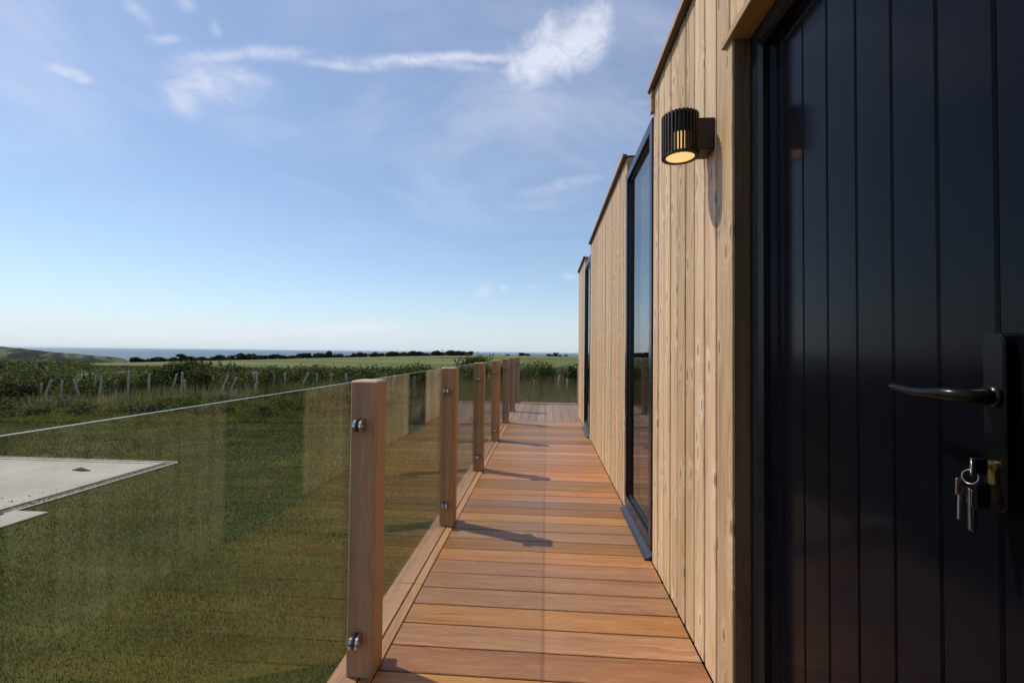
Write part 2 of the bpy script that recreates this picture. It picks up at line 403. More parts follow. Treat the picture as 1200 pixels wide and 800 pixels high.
def ground(x, y):
    x = np.asarray(x, float); y = np.asarray(y, float); v = y-BLN(x)
    top = .07 + .36*sstep(-16, -6, x)
    z = -.6 + top*sstep(0, 3.2, v)*(1-.25*sstep(4, 9, v)) + .02*fbm(x*.8, y*.8, 3)*sstep(0, 1, v)
    z = z + sstep(.1, .9, v)*(.16*fbm(x*.9, y*.9, 5)+.05*sstep(-.3, .4, fbm(x*.33, y*.33, 9))*sstep(0, 1.6, v)*(1-sstep(2, 4, v)))
    far = -1.3 - .00042*np.maximum(0, -x-52)**2
    w = sstep(8, 60, v)
    z = z*(1-w) + (far+.5*fbm(x*.012, y*.02, 2)*sstep(60, 120, y))*w
    z = z + 1.0*sstep(130, 215, y)*sstep(-90, -20, x)*(1-.4*sstep(10, 80, x))*.8
    f2 = sstep(222, 420, y+.12*x); z = z*(1-f2) + (-47)*f2
    f3 = sstep(-215, -330, x) if False else sstep(215, 340, -x); z = z*(1-f3)-47*f3
    f4 = sstep(300, 600, x); z = z*(1-f4)-10*f4
    return z

def grid(name, xs, ys, zf, mat, shear=True, **props):
    X, Y = np.meshgrid(xs, ys)
    if shear: Y = Y + BLN(X)
    Z = zf(X, Y); nx, ny = len(xs), len(ys)
    co = np.stack([X, Y, Z], -1).reshape(-1, 3).astype(np.float32)
    i = (np.arange(ny-1)[:, None]*nx+np.arange(nx-1)[None, :]).ravel()
    q = np.stack([i, i+1, i+nx+1, i+nx], 1)
    me = bpy.data.meshes.new(name); me.vertices.add(len(co)); me.vertices.foreach_set('co', co.ravel())
    me.loops.add(q.size); me.loops.foreach_set('vertex_index', q.ravel().astype(np.int32))
    me.polygons.add(len(q)); me.polygons.foreach_set('loop_start', np.arange(len(q), dtype=np.int32)*4)
    me.polygons.foreach_set('use_smooth', [True]*len(q))
    me.materials.append(mat); me.update(calc_edges=True)
    return link(name, me, **props)

def lawn_material():
    mt, t, bs, out = new_mat('mown_lawn')
    P = t.n('ShaderNodeNewGeometry').outputs['Position']; x, y, z = t.sep(P)
    n1 = t.noise(P, .5, 5, .6)
    st = t.noise(t.com(t.m('MULTIPLY', x, .5), t.m('MULTIPLY', y, 2.6), 0), 1.3, 4, .6)    # mower passes
    n2 = t.noise(P, 24, 5, .75); n3 = t.noise(t.com(t.m('MULTIPLY', x, 30), t.m('MULTIPLY', y, 90), z), 1.5, 3, .7)
    f = t.m('ADD', t.m('ADD', t.m('MULTIPLY', n1, .3), t.m('MULTIPLY', st, .25)), t.m('ADD', t.m('MULTIPLY', n2, .25), t.m('MULTIPLY', n3, .2)))
    c = t.ramp(f, [(.35, (.018, .028, .005)), (.46, (.038, .052, .010)), (.55, (.068, .075, .017)), (.68, (.108, .098, .030))])
    t.link(c, bs.inputs['Base Color']); bs.inputs['Roughness'].default_value = .85; bs.inputs['Specular IOR Level'].default_value = .1
    bump(t, bs, t.m('ADD', n2, n3), .7, .02)
    return mt
def field_material():
    mt, t, bs, out = new_mat('pasture')
    P = t.n('ShaderNodeNewGeometry').outputs['Position']; x, y, z = t.sep(P)
    a = t.noise(t.com(t.m('MULTIPLY', x, .012), t.m('MULTIPLY', y, .035), 0), 1.0, 4, .6)
    b = t.noise(P, .25, 6, .7); c0 = t.noise(P, 3, 4, .7)
    f = t.m('ADD', t.m('MULTIPLY', a, .6), t.m('ADD', t.m('MULTIPLY', b, .25), t.m('MULTIPLY', c0, .15)))
    c = t.ramp(f, [(.36, (.045, .062, .020)), (.46, (.080, .098, .032)), (.55, (.125, .130, .052)), (.66, (.21, .185, .095))])
    t.link(c, bs.inputs['Base Color']); bs.inputs['Roughness'].default_value = .9; bs.inputs['Specular IOR Level'].default_value = .05
    bump(t, bs, b, .5, .3)
    return mt
def bank_material():
    mt, t, bs, out = new_mat('bank_turf')
    P = t.n('ShaderNodeNewGeometry').outputs['Position']
    a = t.noise(P, .7, 5, .65); b = t.noise(P, 9, 5, .75)
    f = t.m('ADD', t.m('MULTIPLY', a, .6), t.m('MULTIPLY', b, .4))
    c = t.ramp(f, [(.40, (.022, .024, .012)), (.48, (.055, .070, .020)), (.56, (.10, .10, .036)), (.64, (.19, .12, .07))])
    t.link(c, bs.inputs['Base Color']); bs.inputs['Roughness'].default_value = .95; bs.inputs['Specular IOR Level'].default_value = .05
    bump(t, bs, b, .9, .05)
    return mt

xs = np.concatenate([np.linspace(-40, -14, 60)[:-1], np.linspace(-14, 4, 120)[:-1], np.linspace(4, 20, 20)])
grid('lawn', xs, np.concatenate([np.linspace(-22, -1.5, 50)[:-1], np.linspace(-1.5, 0, 8)]), ground, lawn_material(), kind='structure')
grid('bank', xs, np.linspace(0, 9, 80), ground, bank_material(), kind='structure')
xf = np.concatenate([-np.geomspace(900, 40, 70)[:-1], np.linspace(-40, 20, 40)[:-1], np.geomspace(20, 1500, 50)])
yf = np.concatenate([np.linspace(9, 60, 30)[:-1], np.linspace(60, 240, 70)[:-1], np.geomspace(240, 620, 30)])
FM = field_material()
grid('field', xf, yf, ground, FM, kind='structure')
# ground left, right and behind of the lawn, so the sheet carries on
grid('outer_ground', np.concatenate([-np.geomspace(900, 40, 30)]), np.linspace(-120, 9, 40), lambda X, Y: ground(X, Y), FM, kind='structure')
grid('rear_ground', np.linspace(-40, 20, 30), np.linspace(-120, -22, 30), lambda X, Y: ground(X, Y), FM, kind='structure')
grid('right_ground', np.geomspace(20, 1500, 30), np.linspace(-120, 9, 40), lambda X, Y: ground(X, Y), FM, kind='structure')

# sea
mt, t, bs, out = new_mat('sea_water')
P = t.n('ShaderNodeNewGeometry').outputs['Position']
n = t.noise(P, .002, 4, .6); c = t.mix(n, (.020, .060, .105), (.035, .085, .135)); t.link(c, bs.inputs['Base Color'])
bs.inputs['Roughness'].default_value = .55; bs.inputs['Specular IOR Level'].default_value = .3
bump(t, bs, t.noise(P, .25, 3, .6), .6, .6)
bs_sea = mt
R_ = 60000
link('sea', mesh('sea', [(-R_, -R_, -45), (R_, -R_, -45), (R_, R_, -45), (-R_, R_, -45)], [(0, 1, 2, 3)], bs_sea), kind='structure')

# headland on the left
RX = [-95, -60, -56, -52.7, -51.8, -50.5, -48.9, -48.0, -46.9, -45.2, -44.65, -44.35, -44.05, -43.8]
RZ = [16, 12, 8, 2.0, -.7, -4.9, -9.5, -10.2, -13.1, -16.5, -18.8, -26, -33, -50]
def headland():
    azs = np.radians(np.concatenate([np.linspace(-95, -56, 40)[:-1], np.linspace(-56, -43.6, 220)]))
    ts = np.concatenate([np.linspace(.25, 1.0, 110), np.linspace(1.0, 1.5, 20)[1:]])
    A, T = np.meshgrid(azs, ts)
    dg = np.degrees(A)
    rid = np.interp(dg, RX, RZ)
    rr = 800/np.cos(np.clip(A, -1.0, 1)) * (T)
    X = rr*np.sin(A); Y = rr*np.cos(A)
    base = -44 + 10*np.clip((-dg-44)/8, 0, 1)
    Z = base + (rid-base)*np.where(T <= 1, np.clip((T-.25)/.75, 0, 1)**.75, np.clip(1-(T-1)/.45, 0, 1))
    n_ = fbm(X*.012, Y*.012, 21, 5)*16 + fbm(X*.05, Y*.05, 31, 3)*4
    Z = Z + (n_*np.clip((1.02-T)*3, 0.05, 1)+1.5*fbm(X*.09, Y*.09, 41, 3))*np.clip((-dg-44.2)*1.2, 0, 1)
    nx, ny = len(azs), len(ts)
    i = (np.arange(ny-1)[:, None]*nx+np.arange(nx-1)[None, :]).ravel()
    q = np.stack([i, i+1, i+nx+1, i+nx], 1)
    co = np.stack([X, Y, Z], -1).reshape(-1, 3).astype(np.float32)
    me = bpy.data.meshes.new('headland'); me.vertices.add(len(co)); me.vertices.foreach_set('co', co.ravel())
    me.loops.add(q.size); me.loops.foreach_set('vertex_index', q.ravel().astype(np.int32))
    me.polygons.add(len(q)); me.polygons.foreach_set('loop_start', np.arange(len(q), dtype=np.int32)*4)
    mt, t, bs, out = new_mat('heath_hillside')
    P = t.n('ShaderNodeNewGeometry').outputs['Position']
    px, py, pz = t.sep(P); a = t.noise(t.com(t.m('ADD', t.m('MULTIPLY', px, .022), t.m('MULTIPLY', py, .025)), t.m('MULTIPLY', pz, .085), 0), 1.0, 6, .62, .4); b = t.noise(P, .09, 4, .7)
    f = t.m('ADD', t.m('MULTIPLY', a, .75), t.m('MULTIPLY', b, .25))
    c = t.ramp(f, [(.44, (.010, .015, .010)), (.49, (.020, .028, .015)), (.525, (.062, .078, .032)), (.60, (.095, .103, .048)), (.70, (.14, .135, .08))])
    t.link(c, bs.inputs['Base Color']); bs.inputs['Roughness'].default_value = .95; bs.inputs['Specular IOR Level'].default_value = .03
    me.materials.append(mt); me.update(calc_edges=True)
    link('headland', me, kind='structure')
headland()

# ------------------------------------------------------------------ foliage
def leaf_cloud(centres, size, flat=.35):
    """one 4-cornered leaf per centre, random tilt"""
    n = len(centres)
    nrm = rng.normal(size=(n, 3)); nrm[:, 2] = np.abs(nrm[:, 2])+flat; nrm /= np.linalg.norm(nrm, axis=1, keepdims=True)
    a = np.cross(nrm, rng.normal(size=(n, 3))); a /= np.linalg.norm(a, axis=1, keepdims=True)
    b = np.cross(nrm, a)
    s = size*rng.uniform(.6, 1.35, (n, 1))
    p = np.stack([centres-a*s, centres-b*s*.45+nrm*s*.15, centres+a*s, centres+b*s*.45+nrm*s*.15], 1)
    return p.reshape(-1, 3)

def blob_points(blobs, n, shell=.55):
    w = np.array([b[3]*b[4]*b[5] for b in blobs])**.7; idx = rng.choice(len(blobs), n, p=w/w.sum())
    B = np.array(blobs)[idx]
    d_ = rng.normal(size=(n, 3)); d_ /= np.linalg.norm(d_, axis=1, keepdims=True)
    r = rng.uniform(0, 1, n)**(1/3); r = shell+(1-shell)*r; r *= 1+.22*rng.normal(size=n)
    return B[:, :3] + d_*B[:, 3:6]*r[:, None]

# hedge top height against x (from the skyline of the hedge)
HX = [-34, -20, -17.2, -16.3, -15.5, -14, -12.8, -12.2, -11.4, -10, -7.4, -5, -3.2, -2.4, -1.6, -.8, 0, .8, 2, 6, 14]
HZ = [.35, .30, .34, .22, .16, .20, .30, .62, .66, .46, .54, .56, .55, .70, .60, .56, .60, .52, .55, .55, .55]
def hedge():
    pts = []
    bl = []
    for x in np.arange(-34, 14, .30):
        y0 = float(BLN(x))+4.7+.35*fbm(x*.5, 1.2, 4)*2
        g = float(ground(x, y0)); top = float(np.interp(x, HX, HZ)) + .50*float(fbm(np.array(x*.8), np.array(3.), 8))
        for k in range(8):
            yy = y0 + rng.uniform(-1.0, 1.5); h = (top-g)*rng.uniform(.55, 1.0)
            r = rng.uniform(.20, .38)
            zc = g+h-r*.8 if rng.random() < .7 else g+rng.uniform(.1, .5)*h
            bl.append((x+rng.uniform(-.2, .2), yy, zc, r*rng.uniform(.9, 1.5), r, r*.9))
        bl.append((x, y0, g+.35*(top-g), .3, .45, .42*(top-g)))
    P1 = blob_points(bl, 340000, .72)
    # upright shoots sticking out of the top
    sh = []
    for i in range(900):
        x = rng.uniform(-30, 12); y0 = float(BLN(x))+4.7+rng.uniform(-.4, 1.0); top = float(np.interp(x, HX, HZ)); h = rng.uniform(.08, .28)
        k = int(h*60); tt = np.linspace(0, 1, k)[:, None]
        sh.append(np.array([[x, y0, top-.18]]) + tt*np.array([[rng.normal()*.06, rng.normal()*.06, h]]) + rng.normal(size=(k, 3))*.02)
    P1 = np.concatenate([P1]+sh)
    link('hedgerow', fast_mesh('hedgerow', leaf_cloud(P1, .042), 4, LEAF), kind='stuff',
         label='long leafy green hedge growing along the bank beyond the lawn')
hedge()

def bush(name, loc, sx, sy, sz, n, mat, size, label, seed_shift=0, group=None):
    bl = []
    for k in range(16):
        a = rng.uniform(0, 2*pi); r = rng.uniform(.1, .75); zz = rng.uniform(.25, .85)
        bl.append((cos(a)*r*sx, sin(a)*r*sy, zz*sz, sx*rng.uniform(.25, .42), sy*rng.uniform(.25, .42), sz*rng.uniform(.14, .26)))
    P = blob_points(bl, n, .45); P[:, 2] = np.maximum(P[:, 2], .02)
    sh = []
    for k in range(40):
        a = rng.uniform(0, 2*pi); r = rng.uniform(0, .7); h = rng.uniform(.2, .5)*sz
        m_ = 14; tt = np.linspace(0, 1, m_)[:, None]
        sh.append(np.array([[cos(a)*r*sx, sin(a)*r*sy, sz*.62]])+tt*np.array([[cos(a)*.18*sx, sin(a)*.18*sy, h]])+rng.normal(size=(m_, 3))*.02)
    P = np.concatenate([P]+sh)
    root = empty(name, loc, label=label, category='bush')
    if group: root['group'] = group
    link('foliage', fast_mesh('foliage', leaf_cloud(P, size), 4, mat), root)
    mb = MB()
    for k in range(7):
        a = rng.uniform(0, 2*pi); mb.tube([(0, 0, -.1), (cos(a)*sx*.15, sin(a)*sy*.15, sz*.35), (cos(a)*sx*.4, sin(a)*sy*.4, sz*.75)], [.018, .013, .005], 5)
    link('stem', mb.mesh('stem', BARK), root)
    return root
G = lambda x, y: float(ground(x, y))
bush('dark_bush', (-11.9, 14.6, G(-11.9, 14.6)-.05), 1.0, .9, 1.08, 14000, LEAF, .05, 'dark rounded bush standing tallest in the hedge, left of the middle of the glass')
bush('dark_bush', (-2.45, 15.6, G(-2.45, 15.6)-.05), .85, .8, 1.12, 12000, LEAF, .05, 'dark bush rising above the hedge behind the second railing post')
bush('leafy_bush', (-.15, 13.6, G(-.15, 13.6)-.05), .55, .5, .98, 7000, LEAF, .045, 'green leafy bush right behind the middle of the far glass panel')
bush('leafy_bush', (.75, 13.9, G(.75, 13.9)-.05), .45, .5, .90, 6000, LEAF, .045, 'green leafy bush behind the far railing beside the cabin corner')
bush('leafy_bush', (-1.05, 13.7, G(-1.05, 13.7)-.05), .50, .5, .86, 6000, LEAF_DARK, .045, 'dark green bush just left of the corner post of the far railing')

def blades(n, xy, hmin, hmax, w, mat, name, lean=.35, zoff=0, zf=ground, **props):
    x, y = xy; n = len(x); z = zf(x, y)+zoff
    h = rng.uniform(hmin, hmax, n); a = rng.uniform(0, 2*pi, n); ln = rng.normal(size=(n, 2))*lean*h[:, None]
    dx = np.cos(a)*w*rng.uniform(.6, 1.4, n); dy = np.sin(a)*w*rng.uniform(.6, 1.4, n)
    p = np.stack([np.stack([x-dx, y-dy, z], 1), np.stack([x+dx, y+dy, z], 1), np.stack([x+ln[:, 0], y+ln[:, 1], z+h], 1)], 1)
    return p.reshape(-1, 3)

# mown grass: a few million is not needed, dense near the deck and thinner away
def lawn_grass():
    out = []
    for (x0, x1, y0, y1, dens, w, h0, h1) in [(-4.5, -.45, 1.2, 3.6, 9000, .0020, .008, .022), (-8.5, -.45, 3.6, 6.6, 6000, .0028, .008, .022), (-7.0, -4.5, 1.2, 3.6, 5200, .0028, .008, .022), (-13.5, -.45, 6.6, 11.2, 2600, .005, .010, .026)]:
        n = int((x1-x0)*(y1-y0)*dens); x = rng.uniform(x0, x1, n); y = rng.uniform(y0, y1, n)
        ok = (y < BLN(x)+.2) & ~((x < -5.55) & (y < 6.57)) & ~((x < -5.18) & (y < 4.42))
        ok &= rng.random(n) < .45+.9*vnoise(x*3, y*3, 3)
        out.append(blades(0, (x[ok], y[ok]), h0, h1, w, None, ''))
    link('lawn_grass', fast_mesh('lawn_grass', np.concatenate(out), 3, LAWNB), kind='stuff', label='short mown grass of the lawn')
lawn_grass()

def bank_grass():
    out = []
    def patch(n, x0, x1, v0, v1, h0, h1, w, thr=.4, lean=.3, s=1.1):
        x = rng.uniform(x0, x1, n); v_ = rng.uniform(v0, v1, n); y = v_+BLN(x)
        ok = vnoise(x*s, y*s, 17) + .35*rng.random(n) > thr
        out.append(blades(0, (x[ok], y[ok]), h0, h1, w, None, '', lean))
    patch(150000, -22, 3.5, .05, 3.4, .03, .11, .009, .30, .6)
    patch(50000, -22, 3.5, 1.2, 5.0, .10, .26, .008, .62, .45, 1.7)
    patch(16000, -12, 3.5, 2.6, 4.6, .25, .5, .006, .75, .22, 1.4)
    patch(60000, -3.2, 3.5, .0, 2.2, .12, .42, .006, .35, .35)
    patch(16000, -3.0, 3.5, 1.0, 3.4, .35, .75, .006, .62, .2, 2.3)
    link('rough_grass', fast_mesh('rough_grass', np.concatenate(out), 3, ROUGHG), kind='stuff', label='rough uncut grass covering the bank')
    out = []
    patch(26000, -3.2, 3.5, .1, 3.2, .25, .80, .004, .45, .18, 2.1)
    patch(9000, -14, -1, 1.6, 4.0, .20, .55, .0035, .68, .22, 1.9)
    link('dry_grass', fast_mesh('dry_grass', np.concatenate(out), 3, DRYG), kind='stuff', label='pale dry grass stems standing in tufts on the bank')
    # low dark weeds scattered on the bank
    pts = []
    for i in range(330):
        x = rng.uniform(-20, 3); v_ = rng.uniform(.6, 4.0); y = v_+float(BLN(x)); r = rng.uniform(.08, .26)
        c = np.array([x, y, G(x, y)+r*.25]); d_ = rng.normal(size=(int(900*r), 3)); pts.append(c+d_*np.array([r*.7, r*.6, r*.3]))
    link('bank_weeds', fast_mesh('bank_weeds', leaf_cloud(np.concatenate(pts), .035), 4, LEAF_DARK), kind='stuff', label='low dark weeds growing in clumps on the bank')
bank_grass()

# weathered stakes along the hedge: (x, lean sideways, height)
ST = [(-17.5, .02, .5, 'a'), (-16.95, -.04, .56, 'a'), (-16.3, .0, .5, 'a'), (-15.95, -.30, .55, 'a'), (-15.3, .05, .46, 'a'), (-14.95, .42, .62, 'a'), (-14.65, .38, .60, 'a'),
      (-14.55, -.02, .55, 'a'), (-13.95, -.36, .60, 'a'), (-13.9, .02, .66, 'a'), (-13.35, .03, .62, 'a'), (-12.75, .02, .70, 'a'), (-12.2, -.05, .52, 'a'), (-11.9, .0, .62, 'a'), (-11.6, .22, .60, 'a'),
      (-11.15, .03, .62, 'a'), (-10.85, -.1, .45, 'a'), (-10.5, .18, .52, 'a'), (-9.95, .40, .60, 'a'), (-9.7, .42, .56, 'a'), (-9.1, -.05, .55, 'a'), (-8.8, .04, .58, 'a'), (-8.45, .0, .50, 'a'),
      (-8.1, -.03, .55, 'a'), (-7.55, .50, .62, 'a'), (-7.2, .0, .52, 'a'), (-6.7, .12, .50, 'a'), (-6.1, -.04, .5, 'a'), (-5.1, .04, .5, 'a'), (-4.75, .10, .5, 'a'), (-4.1, .0, .46, 'a'), (-3.1, -.05, .5, 'a'),
      (-1.5, .15, .55, 'b'), (-1.15, -.2, .5, 'b'), (-.35, .03, .46, 'b'), (.28, .18, .58, 'b'), (.62, .0, .5, 'b')]
def stake_mesh(seed):
    r = random.Random(seed); mb = MB(); n = 7; vs = []
    pts = [(r.uniform(-.006, .006), r.uniform(-.006, .006), z_) for z_ in (-.15, .2, .6, .98)]
    mb.tube(pts+[(pts[-1][0], pts[-1][1], 1.0)], [.030, .029, .027, .025, .016], 8)
    return mb.mesh('stake', STAKE)
smesh = [stake_mesh(i) for i in range(4)]
ORD = ['first', 'second', 'third', 'fourth', 'fifth', 'sixth', 'seventh', 'eighth', 'ninth', 'tenth', 'eleventh', 'twelfth', 'thirteenth', 'fourteenth', 'fifteenth', 'sixteenth']
for i, (x, ln, h, k) in enumerate(ST):
    y = float(BLN(x))+3.55+.25*sin(i*2.3)
    if k == 'b': y = float(BLN(x))+2.3
    root = link('stake', smesh[i % 4], loc=(x, y, G(x, y)-.02), rot=(.05*sin(i*1.7), math.atan(ln), i*1.3*0))
    root.scale = (1.15, 1.15, h*1.22)
    root['category'] = 'stake'; root['group'] = 'weathered stakes standing along the hedge'
    how = 'leaning steeply to the right' if ln > .25 else 'leaning to the left' if ln < -.25 else 'tall and upright' if h > .58 else 'short and upright'
    if k == 'b': root['label'] = 'thin pale stake in tall grass behind the deck end, ' + ORD[i-32] + ' from the left'
    else:
        j = i if i < 16 else 31-i
        root['label'] = 'weathered stake by the hedge, %s, %s from the %s' % (how, ORD[j], 'left' if i < 16 else 'right')

# wind-shaped trees along the skyline
def tree_meshes(seed):
    global rng
    old = rng; rng = np.random.default_rng(seed)
    bl = []
    for k in range(12):
        a = rng.uniform(0, 2*pi); r = rng.uniform(0, .8)
        bl.append((cos(a)*r+.1, sin(a)*r*.8, rng.uniform(.2, 1.55), rng.uniform(.35, .6), rng.uniform(.35, .6), rng.uniform(.25, .45)))
    P = blob_points(bl, 1700, .4)
    cr = fast_mesh('crown', leaf_cloud(P, .17), 4, LEAF_FAR)
    mb = MB(); mb.tube([(0, 0, -.4), (.02, 0, .5), (.12, .03, 1.2)], [.09, .07, .03], 6)
    for k in range(4):
        a = k*1.6; mb.tube([(.02, 0, .5), (cos(a)*.35, sin(a)*.35, 1.1), (cos(a)*.6, sin(a)*.6, 1.5)], [.05, .03, .012], 5)
    tr = mb.mesh('trunk', BARK); rng = old
    return cr, tr
TM = [tree_meshes(100+i) for i in range(6)]
rt_ = random.Random(5)
def skytree(x, y, s, sz, label, group):
    cr, tr = TM[rt_.randrange(6)]
    root = empty('thorn_tree', (x, y, G(x, y)-.1), label=label, category='tree', group=group)
    root.scale = (s, s, sz); root.rotation_euler = (0, 0, rt_.uniform(0, 6))
    link('crown', cr, root); link('trunk', tr, root)
azp = -44.0
while azp < -9.5:
    az_ = radians(azp); dist = 205 + rt_.uniform(-6, 6)
    y = float(np.interp(azp, [-44, -40, -36, -30, -26], [102, 112, 132, 168, 205]))+(dist-205)*.5; x = y*math.tan(az_)
    s = rt_.uniform(.75, 1.45)*(y/205)**.7
    # taller clump near -25 and a long hump at -15..-10
    sz = s*rt_.uniform(.75, 1.2)*(1.25 if -27 < azp < -25.5 else 1)
    grp = 'trees in the dark line along the skyline' 
    lb = 'dark low tree in the left third of the skyline tree line, nearest the headland' if azp < -33 else 'dark low tree in the middle of the skyline tree line' if azp < -22 else 'dark low tree in the right end of the skyline tree line, above the railing posts'
    skytree(x, y, s*1.35, sz*.98, lb, grp)
    azp += rt_.uniform(.25, .50)
for azp in (-3.2, -2.9, -2.3, 1.2, 1.7, 2.5, -4.9, .5):
    y = 212; x = y*math.tan(radians(azp)); s = rt_.uniform(.8, 1.2)
    skytree(x, y, s*1.4, s*(.95 if azp in (-3.2, -2.9, 1.2) else .5), 'small lone bushy tree on the flat skyline above the far railing', 'lone trees on the right skyline')
# low scrub beyond the left end of the hedge
def scrub():
    bl = []
    for i in range(520):
        x = rng.uniform(-75, -9); v_ = rng.uniform(6.5, 45)**1.0; y = v_+float(BLN(x))
        if x > -14-.45*v_ and x > -14: continue
        D = y*cos(radians(4))-x*sin(radians(4)); topz = 1.13-D*((.031 if x/y < -1.10 else .054)+.006*rng.random())
        g = G(x, y); h = max(.15, min(1.0, topz-g))*rng.uniform(.7, 1.12); r = rng.uniform(.4, 1.15)*(.6+D/60)
        bl.append((x, y, g+h*.5, r*1.3, r, h*.5))
    P = blob_points(bl, 220000, .8)
    link('scrub', fast_mesh('scrub', leaf_cloud(P, .062), 4, LEAF), kind='stuff', label='low dark scrub filling the ground below the headland')
scrub()

# slim pole on the skyline
y = 150.; x = y*math.tan(radians(-13.0)); mb = MB(); mb.tube([(0, 0, -.5), (0, 0, 3.0)], [.09, .07], 6); mb.box(-.35, .35, -.05, .05, 2.75, 2.9, axis=0)
link('field_pole', mb.mesh('field_pole', BARK), loc=(x, y, G(x, y)), label='slim dark pole with a short crossbar on the skyline', category='pole')

# ------------------------------------------------------------------ concrete pad on the lawn
mt, t, bs, out = new_mat('pale_concrete'); CONC = mt
P = t.n('ShaderNodeNewGeometry').outputs['Position']
a = t.noise(P, 1.1, 5, .6); b = t.noise(P, 30, 4, .7); s_ = t.noise(P, 5, 3, .6)
c = t.ramp(t.m('ADD', t.m('MULTIPLY', a, .6), t.m('MULTIPLY', b, .4)), [(.35, (.23, .205, .18)), (.5, (.29, .262, .23)), (.65, (.345, .315, .28))])
c = t.mix(t.m('MULTIPLY', t.smooth(s_, .66, .74), .5), c, (.2, .16, .12)); t.link(c, bs.inputs['Base Color'])
bs.inputs['Roughness'].default_value = .85; bump(t, bs, b, .4, .004)
mt, t, bs, out = new_mat('gravel_stone'); GRAV = mt
geo = t.n('ShaderNodeNewGeometry'); c = t.ramp(geo.outputs['Random Per Island'], [(0, (.10, .08, .07)), (.5, (.22, .18, .15)), (1, (.42, .37, .32))]); t.link(c, bs.inputs['Base Color']); bs.inputs['Roughness'].default_value = .9
mt, t, bs, out = new_mat('bare_soil'); SOIL = mt
P = t.n('ShaderNodeNewGeometry').outputs['Position']; n = t.noise(P, 18, 5, .7)
t.link(t.ramp(n, [(.35, (.09, .065, .045)), (.65, (.26, .20, .15))]), bs.inputs['Base Color']); bs.inputs['Roughness'].default_value = .95; bump(t, bs, n, .8, .02)
GZ = -.6
pad = empty('concrete_pad', (-5.825, 6.31, GZ), kind='structure')
mb = MB(); mb.box(-16, -5.745, -3, 6.515, GZ-.1, GZ+.018, ch=.004, axis=1)
o = link('slab', mb.mesh('slab', CONC), pad); o.location = (5.8, -6.45, -GZ)
mb = MB(); mb.box(-16, -5.56, -3, 6.68, GZ-.1, GZ+.005); o = link('soil_strip', mb.mesh('soil_strip', SOIL), pad); o.location = (5.8, -6.45, -GZ)
# kerb stones, each its own piece
kb = MB(); kb.rbox(-.036, .036, 0, .60, -.08, .026, .004); kme = kb.mesh('kerb_stone', CONC)
yk = 6.60
while yk > 2.0:
    yk -= .61; o = link('kerb_stone', kme, pad, loc=(-5.705+5.8, yk-6.45, 0))
for i in range(14):
    link('kerb_stone', kme, pad, loc=(-5.745-.61*i+5.8, 6.557-6.45, 0), rot=(0, 0, pi/2))
# thin outer concrete edging at the right side, partly buried
mb = MB(); mb.box(-5.556, -5.52, 4.47, 6.72, GZ-.1, GZ+.012, axis=1); o = link('outer_edging', mb.mesh('outer_edging', CONC), pad); o.location = (5.8, -6.45, -GZ)
mb = MB(); mb.box(-12, -5.52, 6.685, 6.72, GZ-.1, GZ+.012, axis=0); o = link('outer_edging', mb.mesh('outer_edging', CONC), pad); o.location = (5.8, -6.45, -GZ)
# loose stones along the edges
def stones():
    n = 3200; out = []
    x = np.where(rng.random(n) < .6, rng.normal(-5.61, .035, n), rng.uniform(-12, -5.6, n)); y = np.where(x > -5.75, rng.uniform(2.2, 6.65, n), rng.normal(6.64, .03, n))
    m2 = 90; x2 = rng.uniform(-8, -5.8, m2); y2 = 2.2+np.abs(rng.normal(0, 1.0, m2))+(x2+8)*.8
    x2 = -5.76-np.abs(rng.normal(0, .22, m2)); y2 = rng.uniform(3.2, 5.3, m2)
    x = np.concatenate([x, x2]); y = np.concatenate([y, y2]); x = np.where((x<-5.66)&(x>-5.75), -5.6, x); z = np.where((x < -5.74) & (y < 6.52), GZ+.019, GZ+.006)
    for i in range(len(x)):
        r = rng.uniform(.004, .014); c_ = np.array([x[i], y[i], z[i]+r*.3])
        p = rng.normal(size=(6, 3))*.2*r + np.array([(1, 0, 0), (-1, 0, 0), (0, 1, 0), (0, -1, 0), (0, 0, .7), (0, 0, -.7)])*r + c_
        for f_ in ((0, 2, 4), (2, 1, 4), (1, 3, 4), (3, 0, 4)): out.append(p[list(f_)])
    co = np.array(out).reshape(-1, 3)
    # weld islands: four faces per stone share colour by sharing vertices
    k = len(x); V = np.zeros((k*5, 3)); F = []
    for i in range(k):
        tri = co[i*12:(i+1)*12]; V[i*5:(i+1)*5] = [tri[0], tri[4], tri[1], tri[7], tri[2]]
        b = i*5; F += [(b, b+2, b+4), (b+2, b+1, b+4), (b+1, b+3, b+4), (b+3, b, b+4)]
    V += np.array([-.025, -.14, 0]); link('loose_stones', mesh('loose_stones', V, F, GRAV), kind='stuff', label='loose stones and soil crumbs along the edge of the pad')
stones()
mb = MB()
mb.tube([(-.15, 0, .0), (-.09, .01, .004), (-.02, 0, .012), (.05, -.01, .006), (.13, 0, .0)], [.01, .026, .036, .024, .008], 9)
link('soil_heap', mb.mesh('soil_heap', BARK, True), loc=(-6.44, 5.92, GZ+.018), label='small dark heap of soil near the corner of the concrete pad', category='heap')
mb = MB(); mb.rbox(-.03, .34, 0, .60, -.05, .03, .006); pme = mb.mesh('paving_slab', CONC)
for i in range(4):
    link('paving_slab', pme, loc=(-5.50, 4.42-.605*(i+1), GZ-.012), label=['pale concrete paving slab nearest the pad corner, beside its kerb', 'pale paving slab beside the pad, second towards the camera', 'pale paving slab beside the pad, third towards the camera', 'pale paving slab beside the pad, closest to the camera'][i], category='paving slab', group='paving slabs beside the concrete pad')

